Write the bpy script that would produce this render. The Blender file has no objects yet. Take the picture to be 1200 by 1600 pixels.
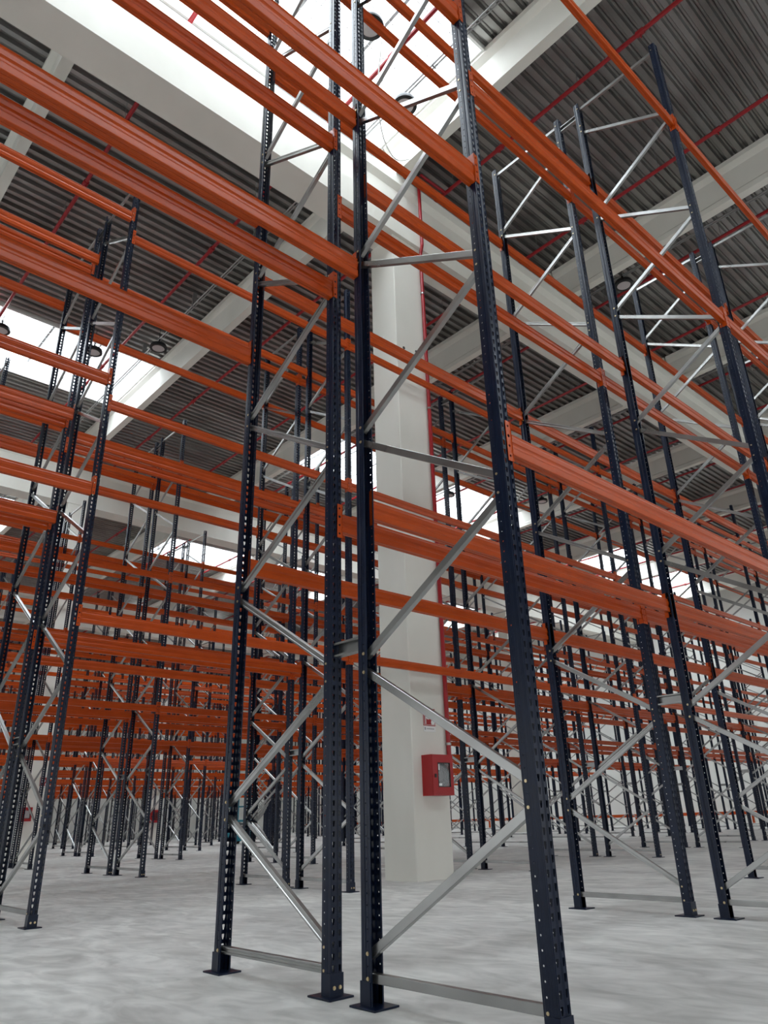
import bpy, bmesh, math, random
from mathutils import Matrix, Vector
random.seed(7)
scene = bpy.context.scene
col = scene.collection

# ------------------------------------------------------------------ camera
cam_data = bpy.data.cameras.new('camera')
cam = bpy.data.objects.new('camera', cam_data)
col.objects.link(cam)
CP = Vector((-2.56180, -1.92723, 0.78730))
CR = Vector((0.73614278, -0.67616863, -0.02982946))
CU = Vector((-0.24820778, -0.31070022, 0.91752835))
CF = Vector((0.6296719, 0.66802797, 0.39655004))
FOC = 1134.883                      # focal length in pixels of a 1200x1600 frame
PPX, PPY = 614.32, 789.49
M3 = Matrix((CR, CU, -CF)).transposed()
cam.matrix_world = Matrix.Translation(CP) @ M3.to_4x4()
cam_data.sensor_fit = 'VERTICAL'
cam_data.sensor_height = 32.0
cam_data.sensor_width = 24.0
cam_data.lens = FOC / 1600 * 32.0
cam_data.shift_x = -(PPX - 600) / 1600
cam_data.shift_y = (PPY - 800) / 1600
cam_data.clip_start = 0.05
cam_data.clip_end = 300
scene.camera = cam

# ------------------------------------------------------------------ world and colour management
scene.view_settings.view_transform = 'Standard'
scene.view_settings.look = 'None'
scene.view_settings.gamma = 1.0
scene.view_settings.use_curve_mapping = False
scene.view_settings.exposure = 1.12
scene.cycles.use_denoising = True
scene.cycles.max_bounces = 8
scene.cycles.diffuse_bounces = 5
scene.cycles.glossy_bounces = 3
scene.cycles.sample_clamp_indirect = 6.0
world = bpy.data.worlds.new('world')
scene.world = world
world.use_nodes = True
wb = world.node_tree.nodes['Background']
wb.inputs[0].default_value = (0.93, 0.97, 1.0, 1)
wb.inputs[1].default_value = 0.95

# ------------------------------------------------------------------ layout constants
L = 3.65376          # frame line to frame line
FD = 1.111           # depth of one frame
GAP = 0.233          # gap between the two frames of a double row
RP = 5.63516         # row to row
W = 0.076             # post width
H = 9.0              # frame height
ZN = 0.1154          # first bolt height
GIRD_Z, SEC_Z, DECK_Z = 11.33, 13.0, 14.0
SKY_Y = [(-10.0, -6.9), (3.4, 6.45), (16.85, 19.95), (30.1, 33.1), (43.5, 46.5)]
SKY_I = [-2, -1, 1, 2, 4, 5]
SEC_X0, SEC_P = 5.3, 6.0
SKY_RAD = 4.4

def daylight(name, x0, x1, y0, y1):
    """Daylight falling in through one rooflight opening."""
    ld = bpy.data.lights.new(name, 'AREA')
    ld.shape = 'RECTANGLE'
    ld.size = x1 - x0
    ld.size_y = y1 - y0
    ld.color = (0.97, 0.985, 1.0)
    ld.energy = SKY_RAD * math.pi * (x1 - x0) * (y1 - y0)
    o = bpy.data.objects.new(name, ld)
    o.location = ((x0 + x1) / 2, (y0 + y1) / 2, DECK_Z + 0.75)
    col.objects.link(o)

SKIES = []
for (ya, yb) in SKY_Y:
    for i in SKY_I:
        if ya == 3.4 and 0 < i < 4:  # far right pair kept in this strip is added, unseen, to brighten end wall
            continue
        xa = SEC_X0 + SEC_P * i + 0.2
        xb = xa + SEC_P - 0.4
        SKIES.append((xa, xb, ya, yb))
        daylight('rooflight_daylight', xa, xb, ya, yb)

# ------------------------------------------------------------------ materials
def mat(name, color, rough=0.5, metal=0.0, spec=0.5):
    m = bpy.data.materials.new(name)
    m.use_nodes = True
    b = m.node_tree.nodes['Principled BSDF']
    b.inputs['Base Color'].default_value = (*color, 1)
    b.inputs['Roughness'].default_value = rough
    b.inputs['Metallic'].default_value = metal
    b.inputs['Specular IOR Level'].default_value = spec
    return m

def add_noise(m, c1, c2, scale, stretch=(1, 1, 1), lo=0.35, hi=0.65, detail=6, distortion=0.0, rough=None, bump=0.0):
    nt = m.node_tree
    b = nt.nodes['Principled BSDF']
    tc = nt.nodes.new('ShaderNodeTexCoord')
    mp = nt.nodes.new('ShaderNodeMapping')
    mp.inputs['Scale'].default_value = stretch
    nz = nt.nodes.new('ShaderNodeTexNoise')
    nz.inputs['Scale'].default_value = scale
    nz.inputs['Detail'].default_value = detail
    nz.inputs['Distortion'].default_value = distortion
    cr = nt.nodes.new('ShaderNodeValToRGB')
    cr.color_ramp.elements[0].position = lo
    cr.color_ramp.elements[1].position = hi
    cr.color_ramp.elements[0].color = (*c1, 1)
    cr.color_ramp.elements[1].color = (*c2, 1)
    nt.links.new(tc.outputs['Object'], mp.inputs['Vector'])
    nt.links.new(mp.outputs['Vector'], nz.inputs['Vector'])
    nt.links.new(nz.outputs['Fac'], cr.inputs['Fac'])
    nt.links.new(cr.outputs['Color'], b.inputs['Base Color'])
    if rough:
        mr = nt.nodes.new('ShaderNodeMapRange')
        mr.inputs['To Min'].default_value = rough[0]
        mr.inputs['To Max'].default_value = rough[1]
        nt.links.new(nz.outputs['Fac'], mr.inputs['Value'])
        nt.links.new(mr.outputs['Result'], b.inputs['Roughness'])
    if bump:
        bp = nt.nodes.new('ShaderNodeBump')
        bp.inputs['Strength'].default_value = bump
        bp.inputs['Distance'].default_value = 0.01
        nt.links.new(nz.outputs['Fac'], bp.inputs['Height'])
        nt.links.new(bp.outputs['Normal'], b.inputs['Normal'])
    return m

M_NAVY = add_noise(mat('navy_paint', (0.006, 0.011, 0.028), 0.32, 0.0, 0.28), (0.0035, 0.0085, 0.026), (0.006, 0.013, 0.036), 9, rough=(0.24, 0.36))
M_ORANGE = add_noise(mat('orange_paint', (0.62, 0.085, 0.02), 0.35, 0.0, 0.30), (0.46, 0.060, 0.0030), (0.52, 0.070, 0.0042), 5, rough=(0.26, 0.34))
M_ZINC = add_noise(mat('galvanised_steel', (0.5, 0.5, 0.49), 0.35, 0.92), (0.30, 0.298, 0.29), (0.40, 0.40, 0.39), 3, detail=2, rough=(0.24, 0.34))
M_BOLT = mat('yellow_zinc', (0.62, 0.50, 0.30), 0.35, 0.9)
M_DECK = add_noise(mat('roof_sheet', (0.3, 0.3, 0.3), 0.4, 0.85), (0.26, 0.25, 0.24), (0.36, 0.35, 0.34), 1.1, stretch=(0.5, 1.5, 1), lo=0.4, hi=0.6, rough=(0.24, 0.36))
M_CREAM = add_noise(mat('cream_concrete', (0.74, 0.72, 0.62), 0.75), (0.73, 0.715, 0.65), (0.80, 0.785, 0.72), 0.9, stretch=(1, 1, 0.5), bump=0.05)
M_WALL = add_noise(mat('wall_panel', (0.74, 0.73, 0.66), 0.8), (0.83, 0.83, 0.79), (0.88, 0.88, 0.84), 0.5)
M_RED = mat('red_pipe_paint', (0.32, 0.006, 0.012), 0.35)
M_CABRED = mat('signal_red', (0.36, 0.005, 0.008), 0.38)
M_BLACK = mat('black_plastic', (0.012, 0.012, 0.013), 0.4)
M_DARK = mat('dark_void', (0.004, 0.004, 0.005), 0.8)
M_WHITE = mat('white_plastic', (0.8, 0.8, 0.78), 0.4)
M_HOLE_SHADE = mat('hole_shade', (0.08, 0.08, 0.08), 0.6)
M_GREY = mat('grey_metal', (0.35, 0.35, 0.35), 0.4, 0.6)
M_LENS = mat('lamp_lens', (0.55, 0.50, 0.50), 0.3)
M_TEAL = mat('teal_paint', (0.01, 0.22, 0.30), 0.4)
M_YELLOW = mat('yellow_paint', (0.7, 0.45, 0.03), 0.4)

# floor: power-floated concrete with smeared marks
M_FLOOR = bpy.data.materials.new('concrete_floor')
M_FLOOR.use_nodes = True
nt = M_FLOOR.node_tree
bs = nt.nodes['Principled BSDF']
tc = nt.nodes.new('ShaderNodeTexCoord')
def noise(scale, detail, dist, stretch, rot=0):
    mp = nt.nodes.new('ShaderNodeMapping')
    mp.inputs['Scale'].default_value = stretch
    mp.inputs['Rotation'].default_value = (0, 0, rot)
    n = nt.nodes.new('ShaderNodeTexNoise')
    n.inputs['Scale'].default_value = scale
    n.inputs['Detail'].default_value = detail
    n.inputs['Distortion'].default_value = dist
    nt.links.new(tc.outputs['Object'], mp.inputs['Vector'])
    nt.links.new(mp.outputs['Vector'], n.inputs['Vector'])
    return n
def ramp(src, a, b, ca, cb):
    r = nt.nodes.new('ShaderNodeValToRGB')
    r.color_ramp.elements[0].position = a
    r.color_ramp.elements[1].position = b
    r.color_ramp.elements[0].color = ca
    r.color_ramp.elements[1].color = cb
    nt.links.new(src.outputs['Fac'], r.inputs['Fac'])
    return r
def mixc(kind, fac, a, b):
    m = nt.nodes.new('ShaderNodeMix')
    m.data_type = 'RGBA'
    m.blend_type = kind
    m.inputs[0].default_value = fac
    nt.links.new(a, m.inputs[6])
    nt.links.new(b, m.inputs[7])
    return m.outputs[2]
n1 = noise(0.55, 8, 1.2, (1, 1, 1))
n2 = noise(1.3, 10, 2.4, (1.6, 0.7, 1), 0.75)
n3 = noise(3.6, 10, 2.0, (1.2, 0.6, 1), 0.75)
r1 = ramp(n1, 0.30, 0.68, (0.66, 0.65, 0.625, 1), (0.85, 0.845, 0.80, 1))
r2 = ramp(n2, 0.36, 0.62, (0.76, 0.76, 0.755, 1), (1, 1, 1, 1))
r3 = ramp(n3, 0.34, 0.60, (0.79, 0.79, 0.785, 1), (1, 1, 1, 1))
c = mixc('MULTIPLY', 1.0, r1.outputs['Color'], r2.outputs['Color'])
c = mixc('MULTIPLY', 1.0, c, r3.outputs['Color'])
nt.links.new(c, bs.inputs['Base Color'])
mr = nt.nodes.new('ShaderNodeMapRange')
mr.inputs['To Min'].default_value = 0.42
mr.inputs['To Max'].default_value = 0.62
nt.links.new(n2.outputs['Fac'], mr.inputs['Value'])
nt.links.new(mr.outputs['Result'], bs.inputs['Roughness'])

# rooflight pane: clear ribbed polycarbonate
M_PANE = bpy.data.materials.new('rooflight_pane')
M_PANE.use_nodes = True
nt = M_PANE.node_tree
for n in list(nt.nodes):
    nt.nodes.remove(n)
out = nt.nodes.new('ShaderNodeOutputMaterial')
mx = nt.nodes.new('ShaderNodeMixShader')
mx.inputs[0].default_value = 0.12
tr = nt.nodes.new('ShaderNodeBsdfTransparent')
tr.inputs[0].default_value = (0.93, 0.97, 1, 1)
tl = nt.nodes.new('ShaderNodeBsdfTranslucent')
nt.links.new(tr.outputs[0], mx.inputs[1])
nt.links.new(tl.outputs[0], mx.inputs[2])
nt.links.new(mx.outputs[0], out.inputs[0])

M_GLASS = bpy.data.materials.new('cabinet_glass')
M_GLASS.use_nodes = True
nt = M_GLASS.node_tree
for n in list(nt.nodes):
    nt.nodes.remove(n)
out = nt.nodes.new('ShaderNodeOutputMaterial')
mx = nt.nodes.new('ShaderNodeMixShader')
mx.inputs[0].default_value = 0.04
tr = nt.nodes.new('ShaderNodeBsdfTransparent')
gl = nt.nodes.new('ShaderNodeBsdfGlossy')
gl.inputs['Roughness'].default_value = 0.05
nt.links.new(tr.outputs[0], mx.inputs[1])
nt.links.new(gl.outputs[0], mx.inputs[2])
nt.links.new(mx.outputs[0], out.inputs[0])

# ------------------------------------------------------------------ mesh helpers
class MB:
    def __init__(self):
        self.v, self.f, self.m = [], [], []
        self.cur = 0
    def add(self, verts, faces):
        o = len(self.v)
        self.v += [tuple(p) for p in verts]
        for f in faces:
            self.f.append([o + i for i in f])
            self.m.append(self.cur)
    def box(self, x0, x1, y0, y1, z0, z1):
        self.add([(x0, y0, z0), (x1, y0, z0), (x1, y1, z0), (x0, y1, z0), (x0, y0, z1), (x1, y0, z1), (x1, y1, z1), (x0, y1, z1)],
                 [(0, 3, 2, 1), (4, 5, 6, 7), (0, 1, 5, 4), (1, 2, 6, 5), (2, 3, 7, 6), (3, 0, 4, 7)])
    def prism(self, prof, axis, a, b, closed=True, caps=True):
        """extrude a 2D profile along axis ('x': prof=(y,z), 'y': prof=(x,z), 'z': prof=(x,y))"""
        n = len(prof)
        def P(q, t):
            return {'x': (t, q[0], q[1]), 'y': (q[0], t, q[1]), 'z': (q[0], q[1], t)}[axis]
        vs = [P(q, a) for q in prof] + [P(q, b) for q in prof]
        fs = []
        for i in range(n if closed else n - 1):
            j = (i + 1) % n
            fs.append((i, j, n + j, n + i))
        if caps and closed:
            fs.append(tuple(range(n - 1, -1, -1)))
            fs.append(tuple(range(n, 2 * n)))
        self.add(vs, fs)
    def tube(self, pts, r, n=8, cap=True):
        pts = [Vector(p) for p in pts]
        rings = []
        for i, p in enumerate(pts):
            d = (pts[min(i + 1, len(pts) - 1)] - pts[max(i - 1, 0)]).normalized()
            a = Vector((0, 0, 1)) if abs(d.z) < 0.9 else Vector((1, 0, 0))
            s = d.cross(a).normalized()
            t = d.cross(s).normalized()
            rings.append([p + (s * math.cos(2 * math.pi * k / n) + t * math.sin(2 * math.pi * k / n)) * r for k in range(n)])
        vs = [v for rg in rings for v in rg]
        fs = []
        for i in range(len(pts) - 1):
            for k in range(n):
                fs.append((i * n + k, i * n + (k + 1) % n, (i + 1) * n + (k + 1) % n, (i + 1) * n + k))
        if cap:
            fs.append(tuple(range(n - 1, -1, -1)))
            fs.append(tuple((len(pts) - 1) * n + k for k in range(n)))
        self.add(vs, fs)
    def lathe(self, prof, c, axis='z', n=24):
        """prof = (radius, height) pairs"""
        vs, fs = [], []
        for (r, h) in prof:
            for k in range(n):
                a = 2 * math.pi * k / n
                u, w = r * math.cos(a), r * math.sin(a)
                vs.append({'z': (c[0] + u, c[1] + w, c[2] + h), 'y': (c[0] + u, c[1] + h, c[2] + w), 'x': (c[0] + h, c[1] + u, c[2] + w)}[axis])
        for i in range(len(prof) - 1):
            for k in range(n):
                fs.append((i * n + k, i * n + (k + 1) % n, (i + 1) * n + (k + 1) % n, (i + 1) * n + k))
        fs.append(tuple(range(n - 1, -1, -1)))
        fs.append(tuple((len(prof) - 1) * n + k for k in range(n)))
        self.add(vs, fs)
    def cell(self, fn, u0, u1, z0, z1, hole):
        """rectangle with an 8-point hole; fn maps (u,z) to 3D"""
        um, zm = (u0 + u1) / 2, (z0 + z1) / 2
        rect = [(u0, z0), (um, z0), (u1, z0), (u1, zm), (u1, z1), (um, z1), (u0, z1), (u0, zm)]
        vs = [fn(*q) for q in rect] + [fn(*q) for q in hole]
        self.add(vs, [(i, (i + 1) % 8, 8 + (i + 1) % 8, 8 + i) for i in range(8)])
    def merge(self, other, M=None, mi=None):
        o = len(self.v)
        for p in other.v:
            self.v.append(tuple(M @ Vector(p)) if M else p)
        for f, m in zip(other.f, other.m):
            self.f.append([o + i for i in f])
            self.m.append(m if mi is None else mi)
    def mesh(self, name, mats, solid=0.0, fix=True, bevel=0.0, smooth=False):
        me = bpy.data.meshes.new(name)
        me.from_pydata(self.v, [], self.f)
        if not isinstance(mats, (list, tuple)):
            mats = [mats]
        for m in mats:
            me.materials.append(m)
        me.polygons.foreach_set('material_index', self.m)
        bm = bmesh.new()
        bm.from_mesh(me)
        if solid:
            bmesh.ops.remove_doubles(bm, verts=bm.verts, dist=1e-5)
            bmesh.ops.recalc_face_normals(bm, faces=bm.faces)
            bmesh.ops.solidify(bm, geom=bm.faces[:], thickness=solid)
        elif fix:
            bmesh.ops.recalc_face_normals(bm, faces=bm.faces)
        if bevel:
            bmesh.ops.bevel(bm, geom=[e for e in bm.edges if len(e.link_faces) == 2 and e.calc_face_angle(0) > 0.5], offset=bevel, segments=2, profile=0.6, affect='EDGES')
        bm.to_mesh(me)
        bm.free()
        if smooth:
            for pgn in me.polygons:
                pgn.use_smooth = True
        return me

def link(name, data, parent=None, loc=(0, 0, 0), rot=0.0):
    o = bpy.data.objects.new(name, data)
    col.objects.link(o)
    o.location = loc
    o.rotation_euler = (0, 0, rot)
    if parent is not None:
        o.parent = parent
    return o
def tag(o, label, cat, group=None, kind=None):
    if label: o['label'] = label
    if cat: o['category'] = cat
    if group: o['group'] = group
    if kind: o['kind'] = kind
    return o
def structure(name, me, label=None):
    o = link(name, me)
    o['kind'] = 'structure'
    if label: o['label'] = label
    return o

def px(p):
    v = Vector(p) - CP
    z = v.dot(CF)
    if z <= 0.05:
        return None
    return (PPX + FOC * v.dot(CR) / z, PPY - FOC * v.dot(CU) / z)
def seen(a, b, m=0, n=24):
    a, b = Vector(a), Vector(b)
    for i in range(n + 1):
        q = px(a.lerp(b, i / n))
        if q and -m <= q[0] <= 1200 + m and -m <= q[1] <= 1600 + m:
            return True
    return False

# ================================================================== the building shell
X0, X1, Y0, Y1 = -26.0, 43.0, -26.0, 62.0
b = MB(); b.box(X0, X1, Y0, Y1, -0.2, 0.0)
structure('floor', b.mesh('floor', M_FLOOR), 'pale smeared concrete warehouse floor')
b = MB(); b.box(X1, X1 + 0.2, Y0, Y1, 0, DECK_Z + 0.3)
structure('wall_right', b.mesh('wall_right', M_WALL), 'cream end wall behind the racks on the right')
b = MB(); b.box(X0, X1, Y1, Y1 + 0.2, 0, DECK_Z + 0.3)
structure('wall_back', b.mesh('wall_back', M_WALL), 'cream rear wall behind the farthest racks')
b = MB(); b.box(X0 - 0.2, X0, Y0, Y1, 4.5, DECK_Z + 0.3)
structure('wall_left', b.mesh('wall_left', M_WALL))
b = MB(); b.box(X0, X1, Y0 - 0.2, Y0, 4.5, DECK_Z + 0.3)
structure('wall_front', b.mesh('wall_front', M_WALL))

# corrugated roof deck, ribs along X, with openings for the rooflights
PITCH, DEP = 0.236, 0.085
prof1 = [(0.0, 0.0), (0.060, 0.0), (0.085, DEP), (0.125, DEP), (0.137, DEP - 0.010), (0.149, DEP), (0.186, DEP), (0.211, 0.0)]
deck = MB()
def deck_strip(xa, xb, ya, yb):
    pts = []
    n = max(1, round((yb - ya) / PITCH))
    s = (yb - ya) / (n * PITCH)
    for i in range(n):
        for (u, h) in prof1:
            pts.append((ya + (i * PITCH + u) * s, DECK_Z + h))
    pts.append((yb, DECK_Z))
    deck.prism(pts, 'x', xa, xb, closed=False)
i = -6
while SEC_X0 + SEC_P * i < X1:
    xa, xb = SEC_X0 + SEC_P * i, min(SEC_X0 + SEC_P * (i + 1), X1)
    if xb > X0:
        xa = max(xa, X0)
        y = Y0
        if i in SKY_I:
            for (ya, yb) in SKY_Y:
                if ya == 3.4 and 0 < i < 4:
                    continue
                deck_strip(xa, xb, y, ya)
                y = yb
        deck_strip(xa, xb, y, Y1)
    i += 1
structure('ceiling', deck.mesh('ceiling', M_DECK, solid=0.004), 'grey corrugated steel roof deck')

# rooflights
for k, (xa, xb, ya, yb) in enumerate(SKIES):
    if not any(seen((xa, y, DECK_Z), (xb, y, DECK_Z), 200) for y in (ya, (ya + yb) / 2, yb)):
        # still a real opening with its curb
        pass
    b = MB()
    t = 0.05
    b.box(xa - 0.2, xb + 0.2, ya - t, ya, DECK_Z - 0.06, DECK_Z + 0.72)
    b.box(xa - 0.2, xb + 0.2, yb, yb + t, DECK_Z - 0.06, DECK_Z + 0.72)
    b.box(xa - t - 0.15, xa, ya, yb, DECK_Z - 0.06, DECK_Z + 0.72)
    b.box(xb, xb + t + 0.15, ya, yb, DECK_Z - 0.06, DECK_Z + 0.72)
    w = structure('window_%d' % (k + 1), b.mesh('rooflight_curb', M_WHITE), 'bright rooflight opening in the corrugated roof')
    b = MB()
    pp = []
    n = int((xb - xa) / 0.25)
    for q in range(n + 1):
        xx = xa + (xb - xa) * q / n
        pp += [(xx, DECK_Z + 0.60 + (0.04 if q % 2 else 0.0))]
    b.prism(pp, 'y', ya, yb, closed=False)
    link('pane', b.mesh('pane', M_PANE, solid=0.004), w)
    b = MB()
    q = xa + 0.3
    while q < xb:
        b.box(q - 0.006, q + 0.006, ya, yb, DECK_Z + 0.30, DECK_Z + 0.312)
        q += 0.3
    q = ya + 0.3
    while q < yb:
        b.box(xa, xb, q - 0.006, q + 0.006, DECK_Z + 0.288, DECK_Z + 0.30)
        q += 0.3
    for q in (0.25, 0.5, 0.75):
        xx = xa + (xb - xa) * q
        b.box(xx - 0.03, xx + 0.03, ya, yb, DECK_Z + 0.5, DECK_Z + 0.56)
    link('safety_mesh', b.mesh('safety_mesh', M_GREY), w)

# ================================================================== concrete roof structure and columns
YG = [6.2 + 16.9 * j for j in range(-1, 4)]
GI = [(-.325, 0), (.325, 0), (.325, .62), (.20, .76), (.20, 1.30), (.30, 1.42), (.30, 1.66), (-.30, 1.66), (-.30, 1.42), (-.20, 1.30), (-.20, .76), (-.325, .62)]
ordw = ['first', 'second', 'third', 'fourth', 'fifth', 'sixth', 'seventh', 'eighth', 'ninth', 'tenth', 'eleventh', 'twelfth', 'thirteenth', 'fourteenth', 'fifteenth', 'sixteenth']
gl_lab = {0: 'long cream concrete roof girder outside the near side of the view',
          1: 'nearest long cream concrete girder crossing the top left onto the central column',
          2: 'cream concrete roof girder carried by the distant left column, second back',
          3: 'third cream concrete roof girder back, deep in the hall',
          4: 'farthest cream concrete roof girder at the back of the hall'}
for j, yg in enumerate(YG):
    b = MB()
    b.prism([(yg + u, GIRD_Z + v) for (u, v) in GI], 'x', X0, X1)
    tag(link('roof_girder', b.mesh('roof_girder', M_CREAM)), gl_lab[j], 'girder', 'long roof girders')
SI = [(-.10, 0), (.10, 0), (.10, .13), (.05, .20), (.05, .78), (.16, .88), (.16, 1.0), (-.16, 1.0), (-.16, .88), (-.05, .78), (-.05, .20), (-.10, .13)]
sec_me = {}
span_names = ['nearest the camera side', 'between the first and second girders', 'between the second and third girders', 'between the third and fourth girders', 'behind the last girder']
i = -5
while SEC_X0 + SEC_P * i < X1:
    xs = SEC_X0 + SEC_P * i
    if xs > X0:
        for j in range(len(YG)):
            ya, yb = YG[j] + 0.02, (YG[j + 1] - 0.02 if j + 1 < len(YG) else Y1)
            if not (seen((xs, ya, SEC_Z), (xs, yb, SEC_Z), 150) or j == 0):
                continue
            ln = round(yb - ya, 2)
            if ln not in sec_me:
                b = MB(); b.prism(SI, 'y', 0, ln)
                sec_me[ln] = b.mesh('roof_beam', M_CREAM)
            side = 'level with the columns' if (i % 4 == 0) else ('%s to the %s of the central column' % (ordw[abs(i) - 1], 'right' if i > 0 else 'left'))
            tag(link('roof_beam', sec_me[ln], None, (xs, ya, SEC_Z)),
                ('cream cross beam under the deck, %s, %s' % (('over the central column line' if i == 0 else side), span_names[j])), 'roof beam', 'cross beams carrying the roof deck')
    i += 1

CW, CD = 0.74, 0.65
def column(cx, cy, label, detail=False):
    r = tag(link('concrete_column', None, None, (cx, cy, 0)), label, 'column', 'concrete columns')
    b = MB()
    c = 0.012
    x, y = CW / 2, CD / 2
    b.prism([(-x + c, -y), (x - c, -y), (x, -y + c), (x, y - c), (x - c, y), (-x + c, y), (-x, y - c), (-x, -y + c)], 'z', 0, GIRD_Z)
    link('shaft', b.mesh('shaft', M_CREAM), r)
    # corbel nibs beside the girder
    b = MB(); b.box(-x, x, -y - 0.02, -y + 0.10, GIRD_Z - 0.25, GIRD_Z + 0.01)
    if detail:
        for (side, u, z) in detail:
            d = MB()
            if side == 'L':
                d.lathe([(0.030, 0), (0.030, -0.006), (0.022, -0.006)], (-x, u, z), 'x', 20)
            else:
                d.lathe([(0.030, 0), (0.030, -0.006), (0.022, -0.006)], (u, -y, z), 'y', 20)
            link('lifting_socket', d.mesh('lifting_socket', M_WHITE if side == 'L' else M_HOLE_SHADE), r)  # front discs are dark, putting the shade inside the holes into colour
    return r
COLX = [5.45 + 24 * q for q in range(-1, 2)]
column(5.45, 6.275, 'tall cream concrete column standing behind the nearest rack row, with hose cabinet',
       detail=[('L', 0.02, 9.05), ('L', 0.25, 9.0), ('F', -0.19, 8.72), ('F', 0.13, 8.78)])
column(5.45, 23.12, 'cream concrete column on the far left, partly hidden by perforated rack posts')
column(29.45, 23.12, 'distant cream concrete column just right of the central column foot')
column(29.45, 40.0, 'small far cream column left of the central column')
column(5.45 + 24, 6.275, 'cream concrete column out to the right behind the racks')
column(17.4, 40.0, 'small far cream column seen low between the left rack posts')

# fire hose cabinets
def cabinet(x0, y0, z0, label, scale=1.0, detail=True):
    w, d, h = 0.43 * scale, 0.20, 0.55 * scale
    r = tag(link('fire_hose_cabinet', None, None, (x0, y0, z0)), label, 'fire hose cabinet', 'fire hose cabinets')
    b = MB()
    t = 0.012
    b.box(0, t, -d, 0, 0, h); b.box(w - t, w, -d, 0, 0, h)
    b.box(t, w - t, -d, 0, 0, t); b.box(t, w - t, -d, 0, h - t, h)
    b.box(t, w - t, -t, 0, t, h - t)
    link('cabinet_body', b.mesh('cabinet_body', M_CABRED), r)
    wx0, wx1, wz0, wz1 = 0.25 * w, 0.84 * w, 0.20 * h, 0.80 * h
    b = MB()
    b.box(0.004, wx0, -d - 0.014, -d - 0.001, 0.004, h - 0.004)
    b.box(wx1, w - 0.004, -d - 0.014, -d - 0.001, 0.004, h - 0.004)
    b.box(wx0, wx1, -d - 0.014, -d - 0.001, 0.004, wz0)
    b.box(wx0, wx1, -d - 0.014, -d - 0.001, wz1, h - 0.004)
    door = link('cabinet_door', b.mesh('cabinet_door', M_CABRED), r)
    b = MB()
    g = 0.010
    b.box(wx0, wx0 + g, -d - 0.017, -d - 0.002, wz0, wz1); b.box(wx1 - g, wx1, -d - 0.017, -d - 0.002, wz0, wz1)
    b.box(wx0 + g, wx1 - g, -d - 0.017, -d - 0.002, wz0, wz0 + g); b.box(wx0 + g, wx1 - g, -d - 0.017, -d - 0.002, wz1 - g, wz1)
    link('window_seal', b.mesh('window_seal', M_BLACK), door)
    b = MB(); b.box(wx0 + g, wx1 - g, -d - 0.008, -d - 0.005, wz0 + g, wz1 - g)
    link('window_pane', b.mesh('window_pane', M_GLASS), door)
    b = MB(); b.box(0.09 * w, 0.17 * w, -d - 0.024, -d - 0.014, 0.43 * h, 0.52 * h)
    link('latch', b.mesh('latch', M_BLACK), door)
    if detail:
        b = MB(); b.lathe([(0.17, -0.055), (0.17, -0.045), (0.06, -0.045), (0.06, 0.045), (0.17, 0.045), (0.17, 0.055)], (w * 0.52, -d * 0.5, h * 0.48), 'y', 32)
        link('hose_reel', b.mesh('hose_reel', M_BLACK), r)
        b = MB()
        for q in range(4):
            rr = 0.08 + 0.025 * q
            b.tube([(w * 0.52 + rr * math.cos(a / 16 * math.pi), -d * 0.5 - 0.06, h * 0.48 + rr * math.sin(a / 16 * math.pi)) for a in range(33)], 0.011, 6, False)
        link('hose', b.mesh('hose', M_BLACK), r)
        b = MB(); b.box(wx0 + 0.02, wx0 + 0.06, -d + 0.010, -d + 0.012, wz1 - 0.10, wz1 - 0.02)
        b.box(wx0 + 0.03, wx0 + 0.10, -d + 0.010, -d + 0.012, wz0 + 0.02, wz0 + 0.05)
        link('instruction_label', b.mesh('instruction_label', M_WHITE), r)
    return r
CYF = 6.275 - CD / 2
cabinet(5.26, CYF - 0.001, 1.075, 'red wall-mounted fire hose cabinet with glazed door on the central column')
cabinet(5.10, 23.12 - CD / 2 - 0.001, 1.05, 'small red hose cabinet on the far left column', 0.7, detail=False)
cabinet(17.2, 40.0 - CD / 2 - 0.001, 1.0, 'tiny red hose cabinet on the farthest column at left', 1.2, detail=False)
cabinet(29.2, 40.0 - CD / 2 - 0.001, 1.0, 'tiny red hose cabinet on the far column left of centre', 1.2, detail=False)

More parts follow.
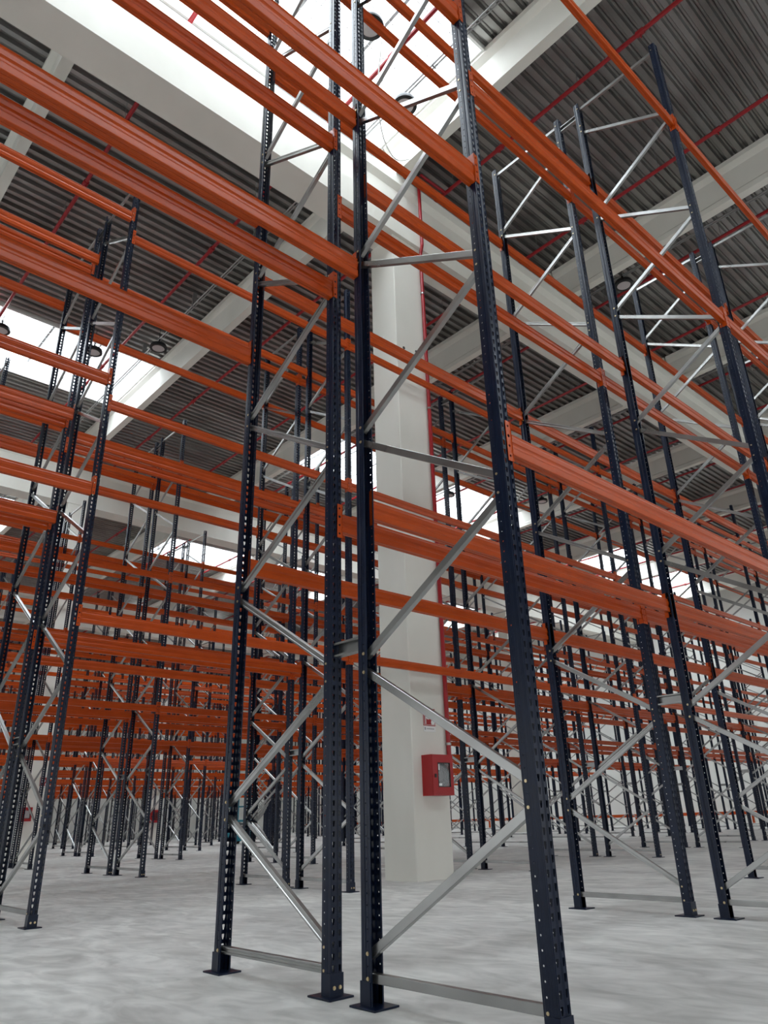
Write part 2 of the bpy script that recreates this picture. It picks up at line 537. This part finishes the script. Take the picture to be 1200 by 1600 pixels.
def fire_sign(x0, y0, z0, label, s=0.25):
    r = tag(link('fire_hose_sign', None, None, (x0, y0, z0)), label, 'sign', 'fire hose signs')
    b = MB(); b.box(0, s, -0.004, 0, 0.085, 0.085 + s)
    link('red_panel', b.mesh('red_panel', M_CABRED), r)
    b = MB()
    y = -0.0065
    def pl(pts):
        b.prism(pts, 'y', y, -0.0035)
    m = 0.012
    for (a0, a1, c0, c1) in ((m, s - m, m, m + .004), (m, s - m, s - m - .004, s - m)):
        b.box(a0, a1, y, -0.0035, .085 + c0, .085 + c1)
    b.box(m, m + .004, y, -0.0035, .085 + m, .085 + s - m)
    b.box(s - m - .004, s - m, y, -0.0035, .085 + m, .085 + s - m)
    # reel ring, hose tail and flame in white
    c = (0.40 * s, .085 + 0.60 * s)
    for k in range(20):
        a0, a1 = 2 * math.pi * k / 20, 2 * math.pi * (k + 1) / 20
        pl([(c[0] + .060 * math.cos(a0), c[1] + .060 * math.sin(a0)), (c[0] + .060 * math.cos(a1), c[1] + .060 * math.sin(a1)),
            (c[0] + .035 * math.cos(a1), c[1] + .035 * math.sin(a1)), (c[0] + .035 * math.cos(a0), c[1] + .035 * math.sin(a0))])
    pl([(c[0] - .060, c[1]), (c[0] - .044, c[1]), (c[0] - .044, .085 + .10 * s), (c[0] - .060, .085 + .10 * s)])
    fx, fz = .78 * s, .085 + .08 * s
    pl([(fx - .026, fz), (fx + .028, fz), (fx + .036, fz + .035), (fx + .022, fz + .060), (fx + .014, fz + .045), (fx + .002, fz + .090), (fx - .016, fz + .055), (fx - .024, fz + .065), (fx - .036, fz + .030)])
    link('pictogram', b.mesh('pictogram', M_WHITE), r)
    b = MB(); b.box(0, s, -0.004, 0, 0, 0.08)
    ws = link('white_panel', b.mesh('white_panel', M_WHITE), r)
    b = MB(); b.box(0.02, 0.045, -0.006, -0.0038, 0.025, 0.062)
    for q in range(8):
        b.box(0.065 + q * 0.020, 0.079 + q * 0.020, -0.006, -0.0038, 0.036, 0.050)
    link('marking', b.mesh('marking', M_GREY), ws)
    return r
fire_sign(5.33, CYF - 0.001, 1.96, 'red and white fire hose sign on the central column above the cabinet')
fire_sign(5.55, 23.12 - CD / 2 - 0.001, 1.95, 'small red fire sign on the far left column')

# ------------------------------------------------------------------ sprinkler pipes, risers, conduits
px_names = 'red sprinkler pipe under the roof deck, '
j = 0
pipes = []
xx = 0.65 - 6 * 3
while xx < X1 - 1:
    if seen((xx, Y0 + 2, 13.4), (xx, Y1 - 2, 13.4), 60, 60):
        pipes.append(xx)
    xx += 3.0
for j, xx in enumerate(pipes):
    r = tag(link('sprinkler_pipe', None, None, (xx, 0, 13.4)), px_names + ordw[j] + ' from the left', 'pipe', 'sprinkler pipes along the roof')
    b = MB(); b.tube([(0, Y0 + 1, 0), (0, Y1 - 1, 0)], 0.042, 8)
    link('pipe', b.mesh('pipe', M_RED), r)
    b = MB(); b2 = MB()
    y = -8.5
    q = 0
    while y < Y1 - 2:
        b.tube([(0, y - 0.07, 0), (0, y + 0.07, 0)], 0.060, 8)
        b.tube([(0, y, -0.04), (0, y, -0.13)], 0.012, 6)
        b2.tube([(0, y + 1.3, 0.02), (0, y + 1.3, 0.60)], 0.007, 5)
        y += 3.2
    c_ = link('coupling', b.mesh('coupling', M_RED), r); tag(c_, None, None, None, 'stuff')
    c_ = link('hanger_rod', b2.mesh('hanger_rod', M_GREY), r); tag(c_, None, None, None, 'stuff')
r = tag(link('fire_riser_pipe', None, None, (5.80, 5.905, 0)), 'vertical red fire main clamped to the right edge of the central column', 'pipe')
b = MB(); b.tube([(-0.10, -0.05, 1.48), (-0.03, -0.05, 1.48), (0, -0.02, 1.52), (0, 0, 1.60), (0, 0, 6), (0, -0.0, 11.2), (0, -0.06, 11.4), (0, -0.06, 13.25), (0.08, -0.06, 13.38), (0.85, -0.06, 13.4)], 0.034, 10)
link('pipe', b.mesh('pipe', M_RED), r)
for z in (1.78, 3.8, 6.6, 7.6, 10.2):
    b = MB(); b.tube([(0, 0, z), (0, 0, z + 0.035)], 0.044, 10); b.box(-0.008, 0.008, 0.03, 0.046, z, z + 0.035)
    link('pipe_clamp', b.mesh('pipe_clamp', M_ZINC), r)
for (xx, lab) in ((4.40, 'grey electrical conduit under the roof, left, carrying round lamps'), (12.2, 'grey electrical conduit under the roof, centre right, carrying round lamps'), (18.4, 'grey electrical conduit under the roof, farthest right')):
    r = tag(link('cable_conduit', None, None, (xx, 0, 13.55)), lab, 'conduit', 'cable conduits along the roof')
    b = MB(); b.tube([(0, -9, 0), (0, Y1 - 1, 0)], 0.02, 6); b.tube([(0.06, -9, 0), (0.06, Y1 - 1, 0)], 0.016, 6)
    link('tube', b.mesh('tube', M_GREY), r)
    b = MB()
    y = -8
    while y < Y1 - 2:
        b.box(-0.03, 0.09, y, y + 0.03, -0.03, 0.44)
        y += 3.0
    link('bracket', b.mesh('bracket', M_GREY), r)['kind'] = 'stuff'

# ------------------------------------------------------------------ high-bay lamps
b = MB(); b.lathe([(0.10, 0.16), (0.10, 0.10), (0.225, 0.07), (0.235, 0.02), (0.235, -0.02), (0.17, -0.03), (0.17, -0.015)], (0, 0, 0), 'z', 32)
lamp_body = b.mesh('lamp_body', M_BLACK)
b = MB(); b.lathe([(0.168, -0.014), (0.168, -0.02), (0.10, -0.026)], (0, 0, 0), 'z', 32)
lamp_lens = b.mesh('lamp_lens', M_LENS)
b = MB(); b.tube([(0, 0, 0.16), (0, 0, 0.30)], 0.02, 8); b.tube([(0, 0, 0.30), (0, 0, 0.75)], 0.007, 6); b.tube([(-0.1, 0, 0.10), (-0.03, 0, 0.30), (0.03, 0, 0.30), (0.1, 0, 0.10)], 0.008, 6)
lamp_hook = b.mesh('hook', M_BLACK)
lamps = [(4.40, 14.95, 'round black high-bay lamp under the deck left of centre, beside a skylight'),
         (12.2, 4.80, 'round black high-bay lamp on the right, below the cream cross beam'),
         (4.42, 4.80, 'round high-bay lamp hanging under the top skylight'),
         (2.95, 4.10, 'pale round lamp against the top skylight, nearest the centre posts'),
         (0.82, 16.9, 'round lamp at the left edge below the left skylight'),
         (3.10, 16.3, 'round lamp in front of the left skylight beside rack posts'),
         (18.35, 16.8, 'distant round lamp at the skylight right of the column'),
         (22.0, 14.7, 'distant round lamp right of the tall front post')]
for (x, y, lab) in lamps:
    z = 13.25
    r = tag(link('high_bay_lamp', None, None, (x, y, z)), lab, 'lamp', 'high-bay lamps')
    link('housing', lamp_body, r); link('lens', lamp_lens, r); link('hook', lamp_hook, r)
r = tag(link('hanging_cable', None), 'loose white cable looping down from the top skylight beside the girder', 'cable')
b = MB()
pts = [(3.3, 4.0, 14.29), (3.35, 4.3, 13.2), (3.6, 4.7, 12.6), (4.1, 5.1, 12.35), (4.7, 5.4, 12.5), (5.21, 5.5, 13.05)]
sm = []
for a in range(len(pts) - 1):
    for t in range(4):
        sm.append(Vector(pts[a]).lerp(Vector(pts[a + 1]), t / 4))
sm.append(Vector(pts[-1]))
for _ in range(3):
    sm = [sm[0]] + [(sm[a - 1] + sm[a] * 2 + sm[a + 1]) / 4 for a in range(1, len(sm) - 1)] + [sm[-1]]
b.tube(sm, 0.012, 6)
link('cable', b.mesh('cable', M_WHITE), r)

# ================================================================== pallet racking: shared meshes
def hole_round(u, z, r):
    return [(u + r * math.cos(a), z + r * math.sin(a)) for a in [math.radians(q) for q in (225, 270, 315, 0, 45, 90, 135, 180)]]
def hole_tear(u, z):
    return [(u - .0035, z - .0155), (u, z - .0165), (u + .0035, z - .0155), (u + .0075, z - .001), (u + .0082, z + .0115), (u, z + .013), (u - .0082, z + .0115), (u - .0075, z - .001)]
def post_mb(cells):
    """perforated upright: front face at y=0, open back at y=.085, x 0..W"""
    b = MB()
    top = cells * 0.05
    cx = W / 2
    def strip(fn, u0, u1, hole_fn, off):
        for i in range(cells):
            z0, z1 = i * 0.05, (i + 1) * 0.05
            b.cell(fn, u0, u1, z0, z1, hole_fn(off + z0))
    zr = ZN % 0.05
    for s in (-1, 1):
        strip(lambda u, z: (cx + s * 0.038, u, z), 0.037, 0.059, lambda z: hole_round(0.048, z, 0.0042), zr)
        strip(lambda u, z: (cx + s * u, 0.0, z), 0.009, 0.032, lambda z: hole_tear(0.0205, z), 0.027)
        flat = [[(s * .030, .070), (s * .038, .070), (s * .038, .059)], [(s * .038, .037), (s * .038, .028), (s * .0355, .023), (s * .0355, .005), (s * .032, 0)], [(s * .009, 0), (s * .006, .006), (0, .006)]]
        for seg in flat:
            for (p, q) in zip(seg[:-1], seg[1:]):
                b.add([(cx + p[0], p[1], 0), (cx + q[0], q[1], 0), (cx + q[0], q[1], top), (cx + p[0], p[1], top)], [(0, 1, 2, 3)])
    return b
PB = post_mb(180)
POST = PB.mesh('post', M_NAVY, solid=0.002)

b = MB(); b.box(-0.037, W + 0.037, -0.045, 0.135, 0.0, 0.009)
PLATE = b.mesh('base_plate', M_NAVY, bevel=0.003)
b = MB()
t = 0.004
b.box(-t, 0.0, -t, 0.066, 0.009, 0.105); b.box(W, W + t, -t, 0.066, 0.009, 0.105); b.box(0.0, W, -t, -0.0005, 0.009, 0.105)
SHOE = b.mesh('foot_sleeve', M_NAVY)
def bolt_mb(axis, sgn, c, r=0.0068, h=0.005):
    b = MB()
    n = 6
    b.lathe([(r * 1.35, 0), (r * 1.35, sgn * 0.0015), (r, sgn * 0.0015), (r, sgn * h)], c, axis, 12)
    return b
SHOE_BOLT = bolt_mb('y', -1, (0, -0.004, 0.045)).mesh('anchor_bolt', M_BOLT)
BOLT_L = bolt_mb('x', -1, (0, 0.048, 0)).mesh('bolt', M_BOLT)
BOLT_R = bolt_mb('x', 1, (W, 0.048, 0)).mesh('bolt', M_BOLT)

def brace_mb(y0, z0, y1, z1, ext=0.018):
    """lipped channel brace between two bolts, in the plane x = W/2"""
    b = MB()
    d = Vector((0, y1 - y0, z1 - z0)); ln = d.length; d.normalize()
    n = Vector((0, -d.z, d.y)); s = Vector((1, 0, 0))
    # section in (x, n): channel with lips, open towards -x
    hw, t, xd = 0.020, 0.003, 0.015
    sec = [(-xd, hw - 0.008), (-xd, hw), (xd, hw), (xd, -hw), (-xd, -hw), (-xd, -hw + 0.008),
           (-xd + t, -hw + 0.008), (-xd + t, -hw + t), (xd - t, -hw + t), (xd - t, hw - t), (-xd + t, hw - t), (-xd + t, hw - 0.008)]
    # groove rolled into the web
    sec = [(-xd, 0.009), (-xd, hw - 0.002), (-xd + 0.002, hw), (xd - 0.002, hw), (xd, hw - 0.002), (xd, -hw + 0.002), (xd - 0.002, -hw), (-xd + 0.002, -hw), (-xd, -hw + 0.002), (-xd, -0.009), (-xd + 0.004, -0.006), (-xd + 0.004, 0.006)]
    a = Vector((W / 2, y0, z0)) - d * ext
    e = Vector((W / 2, y1, z1)) + d * ext
    vs = [a + s * u + n * v for (u, v) in sec] + [e + s * u + n * v for (u, v) in sec]
    m = len(sec)
    fs = [(i, (i + 1) % m, m + (i + 1) % m, m + i) for i in range(m)] + [tuple(range(m - 1, -1, -1)), tuple(range(m, 2 * m))]
    b.add(vs, fs)
    return b
YA, YB = 0.050, FD - 0.050
braces = []          # (kind, z offset)
braces.append(('flat', ZN))
for q in range(7):
    z = ZN + 0.1 + 1.4 * q
    if z + 0.6 <= H - 0.1: braces.append(('up', z))
for q in range(6):
    braces.append(('down', ZN + 0.8 + 1.4 * q))
braces.append(('flat', H - 0.09))
BR = {'flat': brace_mb(YA, 0, YB, 0), 'up': brace_mb(YA, 0, YB, 0.6), 'down': brace_mb(YB, 0, YA, 0.6)}
BRM = {k: v.mesh('brace', M_ZINC) for k, v in BR.items()}
nodesA = [ZN] + [ZN + 0.1 + 1.4 * q for q in range(7)] + [ZN + 1.4 * q for q in range(1, 7)] + [H - 0.09]
nodesB = [ZN] + [ZN + 0.7 + 1.4 * q for q in range(6)] + [ZN + 0.8 + 1.4 * q for q in range(6)] + [H - 0.09]
RY = Matrix.Translation((W, FD, 0)) @ Matrix.Rotation(math.pi, 4, 'Z')
# whole far frame in one mesh
fb = MB()
fb.merge(PB, None, 0); fb.merge(PB, RY, 0)
far = MB()
far.merge(PB, None, 0); far.merge(PB, RY, 0)
for k, z in braces:
    far.merge(BR[k], Matrix.Translation((0, 0, z)), 1)
pl = MB(); pl.box(-0.037, W + 0.037, -0.045, 0.135, 0.0, 0.009); pl.box(-0.004, W + 0.004, -0.004, 0.0, 0.009, 0.105)
far.merge(pl, None, 0); far.merge(pl, RY, 0)
FAR = far.mesh('upright_frame', [M_NAVY, M_ZINC], fix=False)

# beams
LB = L - W
def beam_mb(z0, z1):
    h = z1 - z0
    b = MB()
    g = 0.006
    side = [(0.004, 0.0), (0.001, 0.012), (0.0, 0.03), (0.0, 0.30), (0.003, 0.34), (g, 0.40), (g, 0.50), (0.003, 0.56), (0.0, 0.60), (0.0, 0.80), (0.004, 0.85), (0.005, 0.90), (0.002, 0.95), (0.003, 0.985), (0.007, 1.0)]
    pf = [(u, z0 + v * h) for (u, v) in side] + [(0.050 - u, z0 + v * h) for (u, v) in reversed(side)] + [(0.030, z0), (0.026, z0 + 0.004), (0.024, z0 + 0.004), (0.020, z0)]
    b.prism(pf, 'x', 0.0045, LB - 0.0045)
    return b
BEAM = {'std': beam_mb(-0.066, 0.054), 'heavy': beam_mb(-0.122, 0.036)}
def conn_mb():
    """left-hand connector: wraps the post corner at x<0, end plate at x 0..0.004"""
    b = MB()
    for i in range(4):
        z0 = -0.112 + i * 0.056
        b.cell(lambda u, z: (u, -0.0045, z), -0.036, 0.0, z0, z0 + 0.056, hole_round(-0.019, z0 + 0.028, 0.0075 if i != 2 else 0.0095))
        b.add([(0, -0.0045, z0), (0, 0.056, z0), (0, 0.056, z0 + 0.056), (0, -0.0045, z0 + 0.056)], [(0, 1, 2, 3)])
    return b
CB = conn_mb()
CONN = CB.mesh('connector', M_ORANGE, solid=0.0035)
RX = Matrix.Translation((LB, 0, 0)) @ Matrix.Diagonal((-1, 1, 1, 1))
cb2 = MB(); cb2.merge(CB, RX)
CONN_R = cb2.mesh('connector', M_ORANGE, solid=0.0035)
BEAM_ME = {k: v.mesh('rail', M_ORANGE) for k, v in BEAM.items()}
# all-in-one beam for the far ones
FARBEAM = {}
simple = {}
for k, v in BEAM.items():
    f_ = MB(); f_.merge(v); f_.merge(CB); f_.merge(CB, RX)
    FARBEAM[k] = f_.mesh('pallet_beam', M_ORANGE)
    z0, z1 = (-0.066, 0.054) if k == 'std' else (-0.122, 0.036)
    s_ = MB(); s_.box(0, LB, 0, 0.05, z0, z1); s_.box(-0.036, 0, -0.005, 0.05, -0.112, 0.112); s_.box(LB, LB + 0.036, -0.005, 0.05, -0.112, 0.112)
    simple[k] = s_
sp = MB()
sp.box(0.056, 0.060, 0, GAP, -0.04, 0.04); sp.box(0.016, 0.056, 0, GAP, 0.036, 0.04); sp.box(0.016, 0.056, 0, GAP, -0.04, -0.036)
sp.box(0.016, 0.020, 0, GAP, 0.028, 0.036); sp.box(0.016, 0.020, 0, GAP, -0.036, -0.028)
SPACER = sp.mesh('row_spacer', M_ZINC)

# ================================================================== place frames
NROW, NMAX = 10, 10
rowname = ['nearest rack row'] + ['%s rack row back' % w for w in ordw[1:NROW]]
def frame_seen(k, n, m=0):
    y = k * RP
    return any(seen((n * L + 0.04, y + dy, 0), (n * L + 0.04, y + dy, H), m) for dy in (0, 1.1, 1.35, 2.45))
def near_enough(k, n):
    return (Vector((n * L, k * RP, 0)) - Vector((CP.x, CP.y, 0))).length < 15.5
fline = {}
for k in range(NROW):
    vis = [n for n in range(-1, NMAX + 1) if frame_seen(k, n)]
    for n in vis:
        fline[(k, n)] = vis.index(n)
placed = set()
def outside(k, n):
    vis = [m for (kk, m) in fline if kk == k]
    if not vis or n < min(vis):
        return '%s frame line beyond the left edge' % ordw[(min(vis) - n - 1) if vis else 0]
    return '%s frame line beyond the right edge' % ordw[n - max(vis) - 1]
def make_frame(k, n, half):
    yb = k * RP
    if half == 'front':      # posts D (y=0) and C
        loc, rot = (n * L + W, yb + FD, 0), math.pi
    else:
        loc, rot = (n * L, yb + FD + GAP, 0), 0.0
    if (k, n) in fline:
        o_ = ordw[fline[(k, n)]]
        if (k, n) == (0, 0):
            lab = 'tall navy upright frame, %s of the two nearest the camera, galvanised zigzag bracing' % ('right-hand' if half == 'front' else 'left-hand')
        else:
            lab = 'navy upright frame, %s half of the %s frame line from left, %s' % ('near' if half == 'front' else 'far', o_, rowname[k])
    else:
        lab = 'navy upright frame, %s half, %s, %s' % ('near' if half == 'front' else 'far', outside(k, n), rowname[k])
    grp = 'upright frames of the %s' % rowname[k]
    if near_enough(k, n):
        r = tag(link('upright_frame', None, None, loc, rot), lab, 'rack frame', grp)
        for (pl_, pr_, nd) in (((0, 0, 0), 0.0, nodesA), ((W, FD, 0), math.pi, nodesB)):
            p = link('post', POST, r, pl_, pr_)
            link('base_plate', PLATE, p)
            link('foot_sleeve', SHOE, p)
            link('anchor_bolt', SHOE_BOLT, p, (0.022, 0, 0)); link('anchor_bolt', SHOE_BOLT, p, (0.058, 0, 0))
            if k == 0 and n <= 1 or k == 1 and n == 0:
                for z in nd:
                    link('bolt', BOLT_L if abs(math.cos(rot + pr_) - 1) < 0.1 else BOLT_R, p, (0, 0, z))
        for kind, z in braces:
            link('brace', BRM[kind], r, (0, 0, z))
    else:
        tag(link('upright_frame', FAR, None, loc, rot), lab, 'rack frame', grp)
for k in range(NROW):
    for n in range(-1, NMAX + 1):
        if frame_seen(k, n, 260) or (n == -1 and k <= 1) or (k == 0 and n == 0):
            placed.add((k, n))
            make_frame(k, n, 'front')
            make_frame(k, n, 'back')
            for zz, ww in ((1.685, 'low'), (8.82, 'top')):
                if (k, n) not in fline:
                    continue
                where = ordw[fline[(k, n)]] + ' frame line from left'
                tag(link('row_spacer', SPACER, None, (n * L, k * RP + FD, zz)),
                    '%s galvanised spacer tying paired frames, %s, %s' % (ww, where, rowname[k]), 'row spacer', 'row spacers between paired frames')

# ================================================================== place beams
LEV = {(0, 'tunnel'): [4.315, 5.77, 8.33], (0, 'bay'): [2.497, 5.085, 7.70],
       (1, 'tunnel'): [4.29, 5.72, 8.25], (1, 'bay'): [2.82, 5.365, 7.885]}
PL = {'near': 0.0, 'near-inner': FD, 'far-inner': FD + GAP, 'far': 2 * FD + GAP}
lvl = ['lowest', 'middle', 'highest']
cand = []
for k in range(NROW):
    bays = [n for n in range(-1, NMAX) if any(seen((n * L, k * RP + dy, z), ((n + 1) * L, k * RP + dy, z)) for dy in PL.values() for z in LEV[(min(k, 1), 'tunnel' if n < 0 else 'bay')])]
    for n in range(-1, NMAX):
        if not ((k, n) in placed and (k, n + 1) in placed):
            continue
        kind = 'tunnel' if n < 0 else 'bay'
        for li, z in enumerate(LEV[(min(k, 1), kind)]):
            for pn, dy in PL.items():
                a = (n * L, k * RP + dy, z); c_ = ((n + 1) * L, k * RP + dy, z)
                vis = seen(a, c_)
                if not seen(a, c_, 260):
                    continue
                mid = (Vector(a) + Vector(c_)) / 2
                bo = bays.index(n) if n in bays else None
                cand.append((not vis, (mid - CP).length, k, n, li, z, pn, dy, bo, 'heavy' if n < 0 else 'std'))
cand.sort(key=lambda q: (q[0], q[1]))
stuff = MB()
for idx, (nv, dist, k, n, li, z, pn, dy, bo, kind) in enumerate(cand):
    y = k * RP + dy
    rotd = pn in ('near-inner', 'far')
    loc = ((n + 1) * L, y, z) if rotd else (n * L + W, y, z)
    rot = math.pi if rotd else 0.0
    if idx < 300:
        where = ('%s bay from left' % ordw[bo]) if bo is not None else 'bay outside the picture'
        lab = '%s orange pallet beam on the %s posts, %s, %s' % (lvl[li], pn, where, rowname[k])
        grp = '%s level pallet beams' % lvl[li]
        if dist < 13.0:
            r = tag(link('pallet_beam', None, None, loc, rot), lab, 'pallet beam', grp, 'thing')
            link('rail', BEAM_ME[kind], r)
            link('connector', CONN, r)
            link('connector', CONN_R, r)
        else:
            tag(link('pallet_beam', FARBEAM[kind], None, loc, rot), lab, 'pallet beam', grp, 'thing')
    else:
        stuff.merge(simple[kind], Matrix.Translation(loc) @ Matrix.Rotation(rot, 4, 'Z'))
if stuff.v:
    tag(link('distant_pallet_beams', stuff.mesh('distant_pallet_beams', M_ORANGE)), 'far orange pallet beams crowding the depth of the hall', 'pallet beams', None, 'stuff')

# ================================================================== far small things
r = tag(link('guard_rail', None, None, (41.9, 0, 0)), 'low orange guard rail along the foot of the right end wall', 'guard rail')
b = MB(); b.box(0, 0.06, 2, 60, 0.45, 0.62); link('rail', b.mesh('rail', M_ORANGE), r)
b = MB()
y = 2.5
while y < 60:
    b.box(0.06, 0.16, y, y + 0.1, 0, 0.62)
    y += 2.4
link('rail_posts', b.mesh('rail_posts', M_ORANGE), r)

r = tag(link('scissor_lift', None, None, (16.1, 28.6, 0)), 'small teal scissor lift parked far off in the aisle left of centre', 'scissor lift')
b = MB(); b.box(-0.35, 0.35, -0.6, 0.6, 0.12, 0.5); link('chassis', b.mesh('chassis', M_TEAL), r)
for (sx, sy) in ((-1, -1), (-1, 1), (1, -1), (1, 1)):
    b = MB(); b.lathe([(0.10, -0.05), (0.14, -0.04), (0.14, 0.04), (0.10, 0.05)], (sx * 0.33, sy * 0.42, 0.14), 'x', 16); link('wheel', b.mesh('wheel', M_BLACK), r)
b = MB()
for sx in (-0.25, 0.25):
    for q in range(3):
        z = 0.5 + q * 0.12
        b.tube([(sx, -0.5, z), (sx, 0.5, z + 0.12)], 0.03, 4); b.tube([(sx + 0.05, 0.5, z), (sx + 0.05, -0.5, z + 0.12)], 0.03, 4)
link('scissor_stack', b.mesh('scissor_stack', M_GREY), r)
b = MB(); b.box(-0.37, 0.37, -0.65, 0.65, 0.88, 0.96)
for (sx, sy) in ((-.35, -.63), (-.35, 0), (-.35, .63), (.35, -.63), (.35, 0), (.35, .63)):
    b.tube([(sx, sy, 0.96), (sx, sy, 2.0)], 0.02, 5)
for z in (1.5, 2.0):
    b.tube([(-.35, -.63, z), (.35, -.63, z), (.35, .63, z), (-.35, .63, z), (-.35, -.63, z)], 0.02, 5)
link('platform', b.mesh('platform', M_TEAL), r)
print('frames', len(placed) * 2, 'beams', len(cand), 'objects', len(bpy.data.objects))
